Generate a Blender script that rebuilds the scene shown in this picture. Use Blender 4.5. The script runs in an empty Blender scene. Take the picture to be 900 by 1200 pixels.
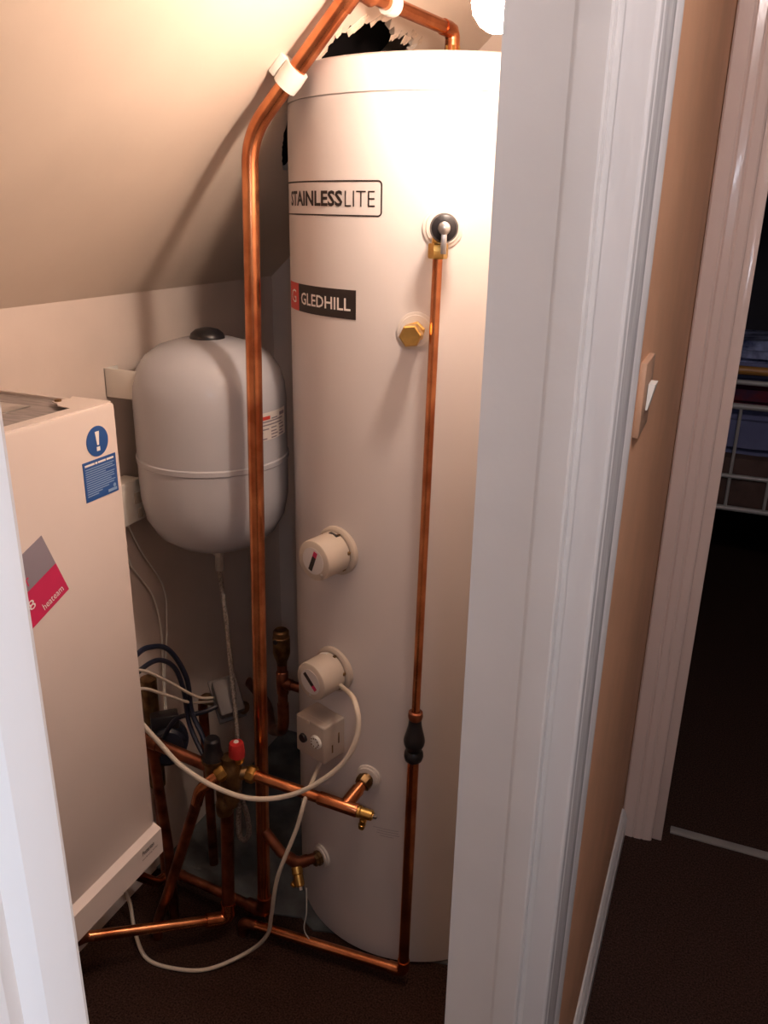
import bpy, bmesh, math, random
from mathutils import Vector, Matrix
from math import sin, cos, pi, radians

# ------------------------------------------------------------------ camera, world, exposure
sc = bpy.context.scene
col = sc.collection
cam_d = bpy.data.cameras.new('camera')
cam_d.sensor_fit = 'HORIZONTAL'; cam_d.sensor_width = 36.0; cam_d.lens = 38.8
cam_d.clip_start = 0.01; cam_d.clip_end = 50
cam = bpy.data.objects.new('camera', cam_d); col.objects.link(cam)
RIGHT = Vector((0.9203, 0.3908, 0.0176)); FWD = Vector((-0.3617, 0.8665, -0.3421))
RIGHT.normalize(); FWD.normalize(); UP = RIGHT.cross(FWD)
cam.matrix_world = Matrix(((RIGHT.x, UP.x, -FWD.x, 0), (RIGHT.y, UP.y, -FWD.y, 0),
                           (RIGHT.z, UP.z, -FWD.z, 1.53), (0, 0, 0, 1)))
sc.camera = cam
world = bpy.data.worlds.new('world'); sc.world = world; world.use_nodes = True
world.node_tree.nodes['Background'].inputs[0].default_value = (0.5, 0.55, 0.7, 1)
world.node_tree.nodes['Background'].inputs[1].default_value = 0.0
sc.view_settings.view_transform = 'Standard'; sc.view_settings.look = 'None'
sc.view_settings.gamma = 1.0; sc.view_settings.use_curve_mapping = False
sc.view_settings.exposure = 0.0
BULB_POWER = 265.0      # pendant bulb in the cupboard (warm)
HALL_POWER = 64.0       # lamp in the hall behind the viewer (cool)
HALL2_POWER = 195.0      # ceiling lamp of the hall (warm)

rng = random.Random(7)
# ------------------------------------------------------------------ materials
def lin(c):
    return c / 12.92 if c <= 0.04045 else ((c + 0.055) / 1.055) ** 2.4
def srgb(r, g, b): return (lin(r / 255), lin(g / 255), lin(b / 255))
def mat(name, colr, rough=0.5, metal=0.0, var=0.05, scale=12.0, bump=0.0, bscale=150.0, spec=0.5, coat=0.0, dark=None, stretch=None):
    m = bpy.data.materials.new(name); m.use_nodes = True
    nt = m.node_tree; b = nt.nodes['Principled BSDF']
    tc = nt.nodes.new('ShaderNodeTexCoord')
    src = tc.outputs['Object']
    if stretch:
        mp = nt.nodes.new('ShaderNodeMapping'); mp.inputs['Scale'].default_value = stretch
        nt.links.new(src, mp.inputs['Vector']); src = mp.outputs['Vector']
    n = nt.nodes.new('ShaderNodeTexNoise'); n.inputs['Scale'].default_value = scale; n.inputs['Detail'].default_value = 5
    nt.links.new(src, n.inputs['Vector'])
    r = nt.nodes.new('ShaderNodeValToRGB')
    lo = dark if dark else tuple(c * (1 - var) for c in colr)
    hi = tuple(min(1, c * (1 + var)) for c in colr)
    r.color_ramp.elements[0].position = 0.35; r.color_ramp.elements[0].color = (*lo, 1)
    r.color_ramp.elements[1].position = 0.65; r.color_ramp.elements[1].color = (*hi, 1)
    nt.links.new(n.outputs['Fac'], r.inputs['Fac']); nt.links.new(r.outputs['Color'], b.inputs['Base Color'])
    b.inputs['Roughness'].default_value = rough; b.inputs['Metallic'].default_value = metal
    b.inputs['Specular IOR Level'].default_value = spec; b.inputs['Coat Weight'].default_value = coat
    if bump:
        n2 = nt.nodes.new('ShaderNodeTexNoise'); n2.inputs['Scale'].default_value = bscale; n2.inputs['Detail'].default_value = 3
        nt.links.new(src, n2.inputs['Vector'])
        bp = nt.nodes.new('ShaderNodeBump'); bp.inputs['Strength'].default_value = bump; bp.inputs['Distance'].default_value = 0.004
        nt.links.new(n2.outputs['Fac'], bp.inputs['Height']); nt.links.new(bp.outputs['Normal'], b.inputs['Normal'])
    return m
def emit(name, colr, strength):
    m = bpy.data.materials.new(name); m.use_nodes = True
    nt = m.node_tree; b = nt.nodes['Principled BSDF']
    b.inputs['Base Color'].default_value = (0.9, 0.88, 0.8, 1)
    b.inputs['Emission Color'].default_value = (*colr, 1); b.inputs['Emission Strength'].default_value = strength
    return m

CARPET = mat('brown_carpet', (0.046, 0.023, 0.017), 0.95, var=0.6, scale=260, bump=1.0, bscale=420, spec=0.1)
SCREED = mat('dusty_screed', (0.115, 0.125, 0.13), 0.9, var=0.45, scale=9, bump=0.4, bscale=60, spec=0.2)
WALLP = mat('cupboard_wall_paint', (0.70, 0.60, 0.54), 0.75, var=0.06, scale=4, bump=0.12, bscale=40, spec=0.3)
CEILP = mat('cupboard_ceiling_paint', (0.74, 0.62, 0.52), 0.55, var=0.05, scale=3, bump=0.25, bscale=14, spec=0.4)
TORN = mat('torn_plasterboard', (0.72, 0.58, 0.46), 0.9, var=0.2, scale=60, bump=0.5, bscale=120)
HALLP = mat('tan_hall_wallpaint', (0.74, 0.42, 0.25), 0.7, var=0.06, scale=5, bump=0.1, bscale=90, spec=0.3)
HALLC = mat('hall_ceiling_paint', (0.40, 0.39, 0.39), 0.8)
HALLG = mat('bounce_cutting_grey', (0.13, 0.125, 0.13), 0.8)  # unseen hall walls, colour darkened to cut light bouncing around the hall
GLOSSLIT = mat('white_gloss_paint_lit', (0.88, 0.88, 0.89), 0.22, var=0.03, scale=5, bump=0.10, bscale=22, spec=0.5, stretch=(1, 1, 0.35))  # white gloss brightened in colour to imitate the strong light on the near trim
PINKW = mat('pinkish_gloss_paint', (0.64, 0.50, 0.44), 0.18, var=0.03, scale=5, bump=0.30, bscale=45, spec=0.6, stretch=(1, 1, 0.25))  # pinkish tint for the bedroom door trim
GLOSSDIM = mat('white_gloss_paint_shaded', (0.60, 0.58, 0.575), 0.16, var=0.03, scale=5, bump=0.30, bscale=45, spec=0.6, stretch=(1, 1, 0.25))  # same white gloss as the near trim, weaker light put into a darker colour
SATINW = mat('white_satin_paint', (0.60, 0.575, 0.56), 0.36, var=0.04, scale=6, bump=0.10, bscale=60)
FELT = mat('dark_roof_felt', (0.02, 0.014, 0.016), 0.9)
CYLW = mat('cylinder_white_steel', (0.62, 0.575, 0.565), 0.42, var=0.02, scale=3, spec=0.45)
VESW = mat('vessel_white_enamel', (0.47, 0.48, 0.52), 0.2, var=0.02, scale=5, spec=0.5)
BOILW = mat('boiler_cream_white', (0.58, 0.50, 0.455), 0.35, var=0.03, scale=4)
BOILG = mat('boiler_grey_top', (0.22, 0.19, 0.18), 0.5, var=0.25, scale=25, stretch=(1, 6, 1))
COPPER = mat('copper', (0.78, 0.33, 0.15), 0.27, metal=1.0, scale=14, dark=(0.42, 0.13, 0.055), bump=0.05, bscale=80)
COPPERD = mat('dull_copper', (0.42, 0.16, 0.09), 0.42, metal=1.0, scale=22, dark=(0.16, 0.055, 0.035), bump=0.08, bscale=80)
BRASS = mat('brass', (0.75, 0.50, 0.16), 0.32, metal=1.0, scale=30, dark=(0.48, 0.28, 0.08))
BRASSD = mat('tarnished_brass', (0.30, 0.19, 0.09), 0.45, metal=1.0, scale=40, dark=(0.12, 0.07, 0.035))
STEEL = mat('steel', (0.62, 0.62, 0.62), 0.3, metal=1.0, scale=40, var=0.15)
BRAID = mat('braided_steel', (0.30, 0.27, 0.25), 0.38, metal=1.0, scale=300, var=0.5, bump=0.8, bscale=500)
BLACK = mat('black_plastic', (0.012, 0.011, 0.014), 0.35, var=0.2)
BLUEK = mat('navy_cable_sheath', (0.010, 0.013, 0.028), 0.4, var=0.2)
RED = mat('red_plastic', (0.48, 0.025, 0.025), 0.35, var=0.1)
CREAM = mat('cream_plastic', (0.50, 0.43, 0.36), 0.42, var=0.04)
BEIGE = mat('beige_plastic', (0.44, 0.375, 0.32), 0.45, var=0.04)
FLEXW = mat('white_flex_sheath', (0.60, 0.53, 0.44), 0.45, var=0.05)
GREYP = mat('grey_plastic', (0.12, 0.11, 0.11), 0.5, var=0.15)
WHITEP = mat('white_plastic', (0.75, 0.73, 0.68), 0.4, var=0.03)
GREYS = mat('dull_carpet_bar', (0.26, 0.24, 0.22), 0.4, var=0.1)
SWPL = mat('tan_switch_plate', (0.46, 0.28, 0.18), 0.5, var=0.03)
STONEG = mat('gasket_pale', (0.62, 0.57, 0.53), 0.5, var=0.06)
PRINTK = mat('black_print', (0.016, 0.010, 0.010), 0.5, var=0.1)
PRINTW = mat('white_print', (0.78, 0.74, 0.70), 0.5, var=0.02)
PRINTR = mat('red_print', (0.60, 0.055, 0.04), 0.5, var=0.04)
PRINTB = mat('blue_print', (0.015, 0.075, 0.26), 0.5, var=0.06)
PRINTLB = mat('pale_blue_print', (0.22, 0.33, 0.52), 0.5, var=0.06)
PRINTG = mat('grey_print', (0.24, 0.21, 0.25), 0.5, var=0.04)
PRINTM = mat('magenta_print', (0.52, 0.02, 0.09), 0.5, var=0.05)
DIALW = mat('dial_white', (0.62, 0.58, 0.56), 0.4, var=0.03)
LABELP = mat('label_silver', (0.68, 0.64, 0.60), 0.4, var=0.03)
BEDMET = mat('cream_bed_metal', (0.45, 0.42, 0.40), 0.35, var=0.05)
GOLDW = mat('golden_wood', (0.45, 0.20, 0.045), 0.4, var=0.15, stretch=(1, 20, 20))
DUVET = mat('blue_grey_duvet', (0.16, 0.17, 0.32), 0.9, var=0.12, scale=7)
DUVETP = mat('patterned_blue_bedding', (0.34, 0.38, 0.62), 0.9, scale=16, dark=(0.02, 0.03, 0.10))
REDTH = mat('dark_red_throw', (0.16, 0.012, 0.015), 0.95, scale=9, dark=(0.03, 0.02, 0.06))
MATTR = mat('brown_mattress_base', (0.10, 0.055, 0.045), 0.9, var=0.2)
BEDWALL = mat('bedroom_wall_darkened', (0.05, 0.045, 0.06), 0.9)  # near-black colour puts the darkness of the unlit room into its walls

# ------------------------------------------------------------------ mesh helpers
class MB:
    def __init__(s): s.v = []; s.f = []
    def add(s, verts, faces, M=None):
        o = len(s.v)
        s.v += [tuple(M @ Vector(p)) if M else tuple(p) for p in verts]
        s.f += [tuple(i + o for i in f) for f in faces]
        return s
    def bm(s, bm, M=None):
        bm.verts.index_update()
        vs = [tuple(v.co) for v in bm.verts]; fs = [tuple(v.index for v in f.verts) for f in bm.faces]
        bm.free(); return s.add(vs, fs, M)
    def box(s, lo, hi, bev=0.0, seg=2, M=None):
        b = bmesh.new(); bmesh.ops.create_cube(b, size=1)
        for v in b.verts:
            v.co = Vector([(lo[i] + hi[i]) / 2 + v.co[i] * (hi[i] - lo[i]) for i in range(3)])
        if bev: bmesh.ops.bevel(b, geom=list(b.edges), offset=bev, segments=seg, affect='EDGES', profile=0.5)
        return s.bm(b, M)
    def lathe(s, prof, M=None, n=32, a0=0.0):
        vs = []; fs = []; rings = []
        for r, z in prof:
            if r < 1e-6: rings.append([len(vs)]); vs.append((0, 0, z))
            else:
                rings.append(list(range(len(vs), len(vs) + n)))
                vs += [(r * cos(a0 + 2 * pi * k / n), r * sin(a0 + 2 * pi * k / n), z) for k in range(n)]
        for a, b in zip(rings, rings[1:]):
            for k in range(n):
                k2 = (k + 1) % n
                if len(a) == 1 and len(b) == 1: continue
                if len(a) == 1: fs.append((a[0], b[k2], b[k]))
                elif len(b) == 1: fs.append((a[k], a[k2], b[0]))
                else: fs.append((a[k], a[k2], b[k2], b[k]))
        return s.add(vs, [f[::-1] if False else f for f in fs], M)
    def tube(s, pts, r, n=16, caps=True):
        pts = [Vector(p) for p in pts]; N = len(pts)
        rs = r if isinstance(r, (list, tuple)) else [r] * N
        tan = []
        for i in range(N):
            t = (pts[min(i + 1, N - 1)] - pts[max(i - 1, 0)]); tan.append(t.normalized())
        u = tan[0].orthogonal().normalized(); vs = []; fs = []
        for i in range(N):
            u = (u - tan[i] * u.dot(tan[i])).normalized(); w = tan[i].cross(u)
            vs += [tuple(pts[i] + (u * cos(2 * pi * k / n) + w * sin(2 * pi * k / n)) * rs[i]) for k in range(n)]
        for i in range(N - 1):
            for k in range(n):
                k2 = (k + 1) % n
                fs.append((i * n + k, i * n + k2, (i + 1) * n + k2, (i + 1) * n + k))
        if caps:
            fs.append(tuple(range(n))[::-1]); fs.append(tuple((N - 1) * n + k for k in range(n)))
        return s.add(vs, fs)
    def prism(s, poly, z0, z1, M=None):
        n = len(poly); vs = [(x, y, z0) for x, y in poly] + [(x, y, z1) for x, y in poly]
        fs = [tuple(range(n))[::-1], tuple(range(n, 2 * n))] + [(k, (k + 1) % n, n + (k + 1) % n, n + k) for k in range(n)]
        return s.add(vs, fs, M)

ROOT = {}          # object name -> world location of its top-level root
def build(mb, name, m, parent=None, label=None, angle=35, kind=None, fix=True):
    off = ROOT.get(parent.name, Vector()) if parent else Vector()
    me = bpy.data.meshes.new(name)
    me.from_pydata([tuple(Vector(v) - off) for v in mb.v], [], mb.f)
    me.validate()
    if fix:
        b = bmesh.new(); b.from_mesh(me); bmesh.ops.recalc_face_normals(b, faces=b.faces); b.to_mesh(me); b.free()
    me.polygons.foreach_set('use_smooth', [True] * len(me.polygons))
    me.set_sharp_from_angle(angle=radians(angle))
    me.materials.append(m)
    o = bpy.data.objects.new(name, me); col.objects.link(o)
    if parent: o.parent = parent
    ROOT[o.name] = off
    if label: o['label'] = label
    if kind: o['kind'] = kind
    return o
def thing(name, label, cat, loc, group=None):
    o = bpy.data.objects.new(name, None); o.empty_display_size = 0.05; col.objects.link(o)
    o.location = loc; o['label'] = label; o['category'] = cat
    if group: o['group'] = group
    ROOT[o.name] = Vector(loc); return o
def tag(o, label, cat, group=None):
    o['label'] = label; o['category'] = cat
    if group: o['group'] = group
    return o
def struct(mb, name, m, label, parent=None, angle=35):
    o = build(mb, name, m, parent, angle=angle)
    if parent is None: o['kind'] = 'structure'; o['label'] = label
    return o
def frame(c, zdir, xhint=(0, 0, 1)):
    """matrix whose local z is zdir and whose local y is as close to xhint as it gets"""
    z = Vector(zdir).normalized(); y = Vector(xhint); y = (y - z * y.dot(z)).normalized(); x = y.cross(z)
    return Matrix(((x.x, y.x, z.x, c[0]), (x.y, y.y, z.y, c[1]), (x.z, y.z, z.z, c[2]), (0, 0, 0, 1)))
def fillet(pts, rad, n=8):
    pts = [Vector(p) for p in pts]; out = [pts[0]]
    for i in range(1, len(pts) - 1):
        a, b, c = pts[i - 1], pts[i], pts[i + 1]
        d1 = (a - b); d2 = (c - b); r = min(rad, d1.length * 0.49, d2.length * 0.49)
        p1 = b + d1.normalized() * r; p2 = b + d2.normalized() * r
        for k in range(n + 1):
            t = k / n; out.append(p1 * (1 - t) ** 2 + b * 2 * t * (1 - t) + p2 * t * t)
    out.append(pts[-1]); return out
def spline(pts, n=8):
    P = [Vector(p) for p in pts]; P = [P[0] * 2 - P[1]] + P + [P[-1] * 2 - P[-2]]; out = []
    for i in range(1, len(P) - 2):
        for k in range(n):
            t = k / n; a, b, c, d = P[i - 1:i + 3]
            out.append(0.5 * ((2 * b) + (c - a) * t + (2 * a - 5 * b + 4 * c - d) * t * t + (3 * b - a - 3 * c + d) * t ** 3))
    out.append(P[-2]); return out
def text(body, offset=0.0, res=2):
    """outline of the lettering as flat triangles, cap height 1, left edge at 0; returns verts, faces, width"""
    cu = bpy.data.curves.new('lettering', 'FONT'); cu.body = body; cu.offset = offset; cu.resolution_u = res; cu.fill_mode = 'FRONT'
    o = bpy.data.objects.new('lettering', cu); col.objects.link(o)
    me = bpy.data.meshes.new_from_object(o.evaluated_get(bpy.context.evaluated_depsgraph_get()))
    vs = [v.co.copy() for v in me.vertices]; fs = [tuple(p.vertices) for p in me.polygons]
    bpy.data.objects.remove(o); bpy.data.curves.remove(cu); bpy.data.meshes.remove(me)
    x0 = min(v.x for v in vs); x1 = max(v.x for v in vs); y0 = min(v.y for v in vs); y1 = max(v.y for v in vs)
    return [((v.x - x0) / (x1 - x0), (v.y - y0) / (y1 - y0)) for v in vs], fs
def flat_text(mb, body, x0, y0, w, h, M, offset=0.0, z=0.0):
    vs, fs = text(body, offset)
    return mb.add([(x0 + x * w, y0 + y * h, z) for x, y in vs], fs, M)
def slices(vs, fs, cuts):
    b = bmesh.new(); bv = [b.verts.new((x, y, 0)) for x, y in vs]
    for f in fs:
        try: b.faces.new([bv[i] for i in f])
        except ValueError: pass
    for cx in cuts:
        bmesh.ops.bisect_plane(b, geom=list(b.verts) + list(b.edges) + list(b.faces), plane_co=(cx, 0, 0), plane_no=(1, 0, 0))
    b.verts.index_update()
    vs = [(v.co.x, v.co.y) for v in b.verts]; fs = [tuple(v.index for v in f.verts) for f in b.faces]; b.free()
    return vs, fs

# ------------------------------------------------------------------ setting
HX0, HX1 = -0.165, -0.094          # the wall between cupboard and hall: inner and hall face
XB = -1.12; YE = 1.91; YN = -0.30  # cupboard back wall, end wall, near wall
DY0, DY1 = 0.068, 0.600            # cupboard door opening
Z0 = 1.367; TA = 0.9325            # eaves line on the back wall, pitch of the sloping ceiling
def cz(x): return Z0 + TA * (x - XB)
def bx(lo, hi, bev=0): return MB().box(lo, hi, bev)

struct(bx((-1.3, -1.8, -0.1), (1.15, 5.2, 0)), 'floor', CARPET, 'dark brown carpet over the hall and cupboard floor')
sm = MB(); pol = [(XB, 1.27)]
for k in range(25):
    x = XB + (HX0 - XB) * k / 24; pol.append((x, 1.275 + 0.012 * sin(k * 2.1) + (0.02 if x > -0.6 else 0)))
pol += [(HX0, YE), (XB, YE)]
sm.prism(pol[1:], 0.0, 0.004)
struct(sm, 'floor_screed', SCREED, 'dusty grey bare screed floor behind the pipes')
struct(bx((XB - 0.1, YN - 0.1, 0), (XB, YE + 0.1, Z0 + 0.12)), 'wall_back', WALLP, 'low painted back wall of the cupboard below the slope')
em = MB(); em.prism([(XB, 0), (HX0, 0), (HX0, cz(HX0) + 0.3), (XB, Z0 + 0.3)], -YE - 0.08, -YE, Matrix(((1, 0, 0, 0), (0, 0, -1, 0), (0, 1, 0, 0), (0, 0, 0, 1))))
struct(em, 'wall_end', WALLP, 'painted end wall of the cupboard behind the white cylinder')
em = MB(); em.prism([(XB, 0), (HX0, 0), (HX0, cz(HX0) + 0.3), (XB, Z0 + 0.3)], -YN, -YN + 0.08, Matrix(((1, 0, 0, 0), (0, 0, -1, 0), (0, 1, 0, 0), (0, 0, 0, 1))))
struct(em, 'wall_near', WALLP, 'painted near end wall of the cupboard')
# hall wall with the doorway (far piece, near piece, piece over the door)
def prof_wall(y0, y1, z0, z1, name, label):
    o = struct(bx((HX1 - 0.012, y0, z0), (HX1, y1, z1)), name, HALLP, label)
    i = struct(bx((HX0, y0, z0), (HX1 - 0.012, y1, z1)), 'plaster_lining', WALLP, '', o)
    return o
prof_wall(DY1 + 0.012, 1.89, 0, 2.5, 'wall_hall', 'tan painted hall wall between the two doorways')
prof_wall(-1.6, DY0 - 0.012, 0, 2.5, 'wall_hall_near', 'tan painted hall wall beside the cupboard door')
prof_wall(DY0 - 0.012, DY1 + 0.012, 2.0, 2.5, 'wall_hall_over_door', 'tan painted hall wall above the cupboard doorway')
# sloping ceiling with the torn hole round the cylinder
hole = [(-.863, 1.524), (-.834, 1.472), (-.813, 1.442), (-.778, 1.402), (-.754, 1.392), (-.729, 1.375), (-.704, 1.368), (-.681, 1.362), (-.657, 1.360),
        (-.635, 1.412), (-.627, 1.483), (-.631, 1.552), (-.637, 1.629), (-.65, 1.70), (-.69, 1.77), (-.75, 1.81), (-.81, 1.79), (-.85, 1.72), (-.868, 1.62)]
hp = []
for i in range(len(hole)):
    a = Vector(hole[i]); b = Vector(hole[(i + 1) % len(hole)]); n = 6
    for k in range(n):
        p = a.lerp(b, k / n); ctr = Vector((-0.745, 1.58)); d = (p - ctr).normalized()
        j = rng.uniform(-0.004, 0.006) if i >= 4 else rng.uniform(-0.001, 0.002)
        if 8 <= i <= 12: j = rng.uniform(-0.012, 0.012)
        hp.append(p + d * j)
def ceiling_plate():
    b = bmesh.new()
    outer = [(XB - 0.02, YN - 0.08), (HX0, YN - 0.08), (HX0, YE + 0.02), (XB - 0.02, YE + 0.02)]
    ov = [b.verts.new((x, y, cz(x))) for x, y in outer]; hv = [b.verts.new((p.x, p.y, cz(p.x))) for p in hp]
    es = [b.edges.new((L[i], L[(i + 1) % len(L)])) for L in (ov, hv) for i in range(len(L))]
    bmesh.ops.triangle_fill(b, edges=es, use_beauty=True)
    r = bmesh.ops.extrude_face_region(b, geom=list(b.faces)); nrm = Vector((-TA, 0, 1)).normalized()
    for e in r['geom']:
        if isinstance(e, bmesh.types.BMVert): e.co += nrm * 0.0125
    return MB().bm(b)
ceil = struct(ceiling_plate(), 'ceiling', CEILP, 'cream sloping ceiling with a torn hole round the cylinder', angle=25)
for k in range(14):     # torn paper flakes round the edge of the hole
    i = rng.randrange(18, 80); p = hp[i]; d = (Vector((-0.745, 1.58)) - p).normalized(); t = Vector((-d.y, d.x))
    s = rng.uniform(0.006, 0.015) if i > 50 else rng.uniform(0.003, 0.006)
    def cpl(q, dz): return (q.x, q.y, cz(q.x) + dz)
    q = p - d * 0.006; n = rng.randrange(4, 7); tilt = rng.uniform(-0.006, 0.001)
    out = [q - t * s * 1.3] + [q + t * s * (-1.1 + 2.2 * (k2 + 0.5) / n) + d * (0.006 + s * rng.uniform(0.0, 0.5)) for k2 in range(n)] + [q + t * s * 1.3]
    lo_ = [cpl(u, -0.0008 + (tilt if 0 < a < n + 1 else 0)) for a, u in enumerate(out)]; N = len(lo_)
    m = MB(); m.add(lo_ + [(x, y, z + 0.0018) for x, y, z in lo_], [tuple(range(N)), tuple(range(N, 2 * N))[::-1]] + [(a, (a + 1) % N, N + (a + 1) % N, N + a) for a in range(N)])
    build(m, 'torn_flake', TORN, ceil)
rm = MB(); rm.add([(XB - 0.1, YN - 0.1, cz(XB - 0.1) + 0.22), (HX0, YN - 0.1, cz(HX0) + 0.22), (HX0, YE + 0.1, cz(HX0) + 0.22), (XB - 0.1, YE + 0.1, cz(XB - 0.1) + 0.22),
                   (XB - 0.1, YN - 0.1, cz(XB - 0.1) + 0.25), (HX0, YN - 0.1, cz(HX0) + 0.25), (HX0, YE + 0.1, cz(HX0) + 0.25), (XB - 0.1, YE + 0.1, cz(XB - 0.1) + 0.25)],
                  [(0, 1, 2, 3), (4, 7, 6, 5), (0, 4, 5, 1), (1, 5, 6, 2), (2, 6, 7, 3), (3, 7, 4, 0)])
struct(rm, 'ceiling_roof_felt', FELT, 'dark roof felt above the sloping ceiling')
# hall shell
struct(bx((HX1, -1.7, 2.42), (1.10, 2.0, 2.5)), 'ceiling_hall', HALLC, 'pale hall ceiling')
struct(bx((1.0, -1.7, 0), (1.1, 2.0, 2.42)), 'wall_opposite', HALLG, 'unseen hall wall opposite the cupboard, dark grey to cut bounced light')
struct(bx((HX1, -1.7, 0), (1.0, -1.6, 2.42)), 'wall_behind', HALLG, 'unseen wall closing the hall behind the viewer, dark grey to cut bounced light')
o = struct(bx((0.80, 1.90, 0), (1.0, 2.0, 2.42)), 'wall_hall_end', HALLP, 'tan end wall of the hall beside the bedroom doorway')
struct(bx((HX1 - 0.08, 1.90, 2.0), (0.80, 2.0, 2.42)), 'wall_hall_end_over_door', HALLP, 'tan end wall of the hall above the bedroom doorway')
struct(bx((HX1 - 0.08, 1.89, 0), (-0.012, 2.0, 2.0)), 'wall_hall_end_return', HALLP, 'short return of the end wall beside the bedroom doorway')

# door frame of the cupboard: far jamb seen face on, near jamb by the lens
def jamb(name, ys, sgn, label):
    m = MB()
    # board profile in x (depth) and y (towards the opening): rebate, door stop, rest of the lining
    pr = [(HX1 + 0.001, 0.000), (-0.0988, 0.000), (-0.0988, -0.0112), (-0.0994, -0.0126), (-0.1008, -0.0132), (-0.1195, -0.0132), (-0.1215, -0.0129), (-0.1228, -0.0122), (-0.1240, -0.0119),
          (HX0 - 0.004, -0.0118), (HX0 - 0.004, 0.016), (HX1 + 0.001, 0.016)]
    m.prism([(x, ys + sgn * y) for x, y in pr], 0, 2.0)
    return struct(m, name, SATINW, label, angle=20)
jamb('trim_door_jamb', DY1, 1, 'white painted jamb and stop on the far side of the cupboard doorway')
jamb('trim_door_jamb_near', DY0 - 0.002, -1, 'white painted jamb on the near side of the cupboard doorway')
hm = bx((HX0 - 0.004, DY0 - 0.015, 1.985), (HX1, DY1 + 0.015, 2.0)); struct(hm, 'trim_door_head', SATINW, 'white painted head of the cupboard doorway')
def arch_profile(w):
    # (along the wall, proud of the wall): moulded architrave, thin inner edge to thick outer edge
    return [(0, 0), (0, 0.0180), (0.0006, 0.0196), (0.0020, 0.0207), (0.0040, 0.0212), (0.009, 0.0216), (0.012, 0.0206), (0.015, 0.0220), (0.030, 0.0240), (0.042, 0.0255), (0.047, 0.0250), (0.050, 0.0262), (w - 0.006, 0.0282), (w - 0.002, 0.0272), (w, 0.0250), (w, 0)]
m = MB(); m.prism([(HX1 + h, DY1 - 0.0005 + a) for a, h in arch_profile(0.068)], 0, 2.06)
struct(m, 'trim_architrave', GLOSSDIM, 'white gloss moulded architrave on the hall side of the cupboard doorway', angle=15)
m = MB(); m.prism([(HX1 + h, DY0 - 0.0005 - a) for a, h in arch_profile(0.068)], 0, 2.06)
struct(m, 'trim_architrave_near', GLOSSLIT, 'white gloss architrave on the near side of the cupboard doorway', angle=15)
# bedroom doorway at the end of the hall
YF = 1.89
pr = [(0, 0), (0, 0.016), (0.004, 0.020), (0.030, 0.021), (0.034, 0.018), (0.038, 0.0205), (0.052, 0.019), (0.056, 0.0165), (0.060, 0.018), (0.076, 0.015), (0.080, 0.012), (0.080, 0)]
m = MB(); m.prism([(-0.092 + a, YF - h) for a, h in pr], 0, 2.06)
struct(m, 'trim_bedroom_architrave', PINKW, 'pinkish white gloss moulded architrave of the bedroom doorway', angle=15)
m = bx((-0.012, 1.886, 0), (0.012, 2.004, 2.0), 0.002)
struct(m, 'trim_bedroom_jamb', PINKW, 'white jamb of the bedroom doorway')
m = bx((0.79, 1.886, 0), (0.815, 2.004, 2.0), 0.002)
struct(m, 'trim_bedroom_jamb_hinge', GLOSSLIT, 'white jamb on the far side of the bedroom doorway')
struct(bx((0.03, 1.925, 0.0), (0.79, 1.950, 0.007), 0.002), 'trim_threshold', GREYS, 'thin metal carpet bar across the bedroom threshold')
sk = [(0, 0), (0.016, 0), (0.016, 0.055), (0.0125, 0.060), (0.0125, 0.066), (0.009, 0.074), (0.004, 0.080), (0, 0.080)]
m = MB(); y0, y1 = DY1 + 0.062, 1.87
m.add([(HX1 + a, y0, h) for a, h in sk] + [(HX1 + a, y1, h) for a, h in sk], [tuple(range(8)), tuple(range(8, 16))[::-1]] + [(k, (k + 1) % 8, 8 + (k + 1) % 8, 8 + k) for k in range(8)])
struct(m, 'baseboard_hall', SATINW, 'cream painted skirting board along the tan hall wall', angle=15)
# bedroom beyond
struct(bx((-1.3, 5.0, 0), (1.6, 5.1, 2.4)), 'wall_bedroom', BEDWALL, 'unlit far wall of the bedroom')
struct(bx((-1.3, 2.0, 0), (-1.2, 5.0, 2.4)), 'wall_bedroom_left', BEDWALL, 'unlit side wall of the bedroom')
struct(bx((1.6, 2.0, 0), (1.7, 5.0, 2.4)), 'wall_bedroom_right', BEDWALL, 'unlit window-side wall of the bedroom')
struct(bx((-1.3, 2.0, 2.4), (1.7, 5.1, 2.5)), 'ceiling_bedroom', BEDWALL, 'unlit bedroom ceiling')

# ------------------------------------------------------------------ hot water cylinder
CX, CY, CR, CH = -0.539, 1.53, 0.275, 1.75
AX = Matrix.Translation((CX, CY, 0))
def cp(ang, z, out=0.0):
    a = radians(ang); return Vector((CX + (CR + out) * cos(a), CY + (CR + out) * sin(a), z))
def rad(ang): a = radians(ang); return Vector((cos(a), sin(a), 0))
cyl = thing('hot_water_cylinder', 'tall white unvented hot water cylinder standing in the cupboard', 'water cylinder', (CX, CY, 0))
build(MB().lathe([(0, 0.003), (CR - 0.006, 0.003), (CR, 0.010), (CR, CH - 0.055), (CR - 0.002, CH - 0.0545), (CR - 0.002, CH - 0.05), (0, CH - 0.05)], AX, 96), 'body', CYLW, cyl)
build(MB().lathe([(CR - 0.05, CH - 0.053), (CR + 0.0012, CH - 0.053), (CR + 0.0012, CH - 0.012), (CR - 0.003, CH - 0.004), (CR - 0.012, CH), (0, CH)], AX, 96), 'lid', CYLW, cyl)
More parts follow.
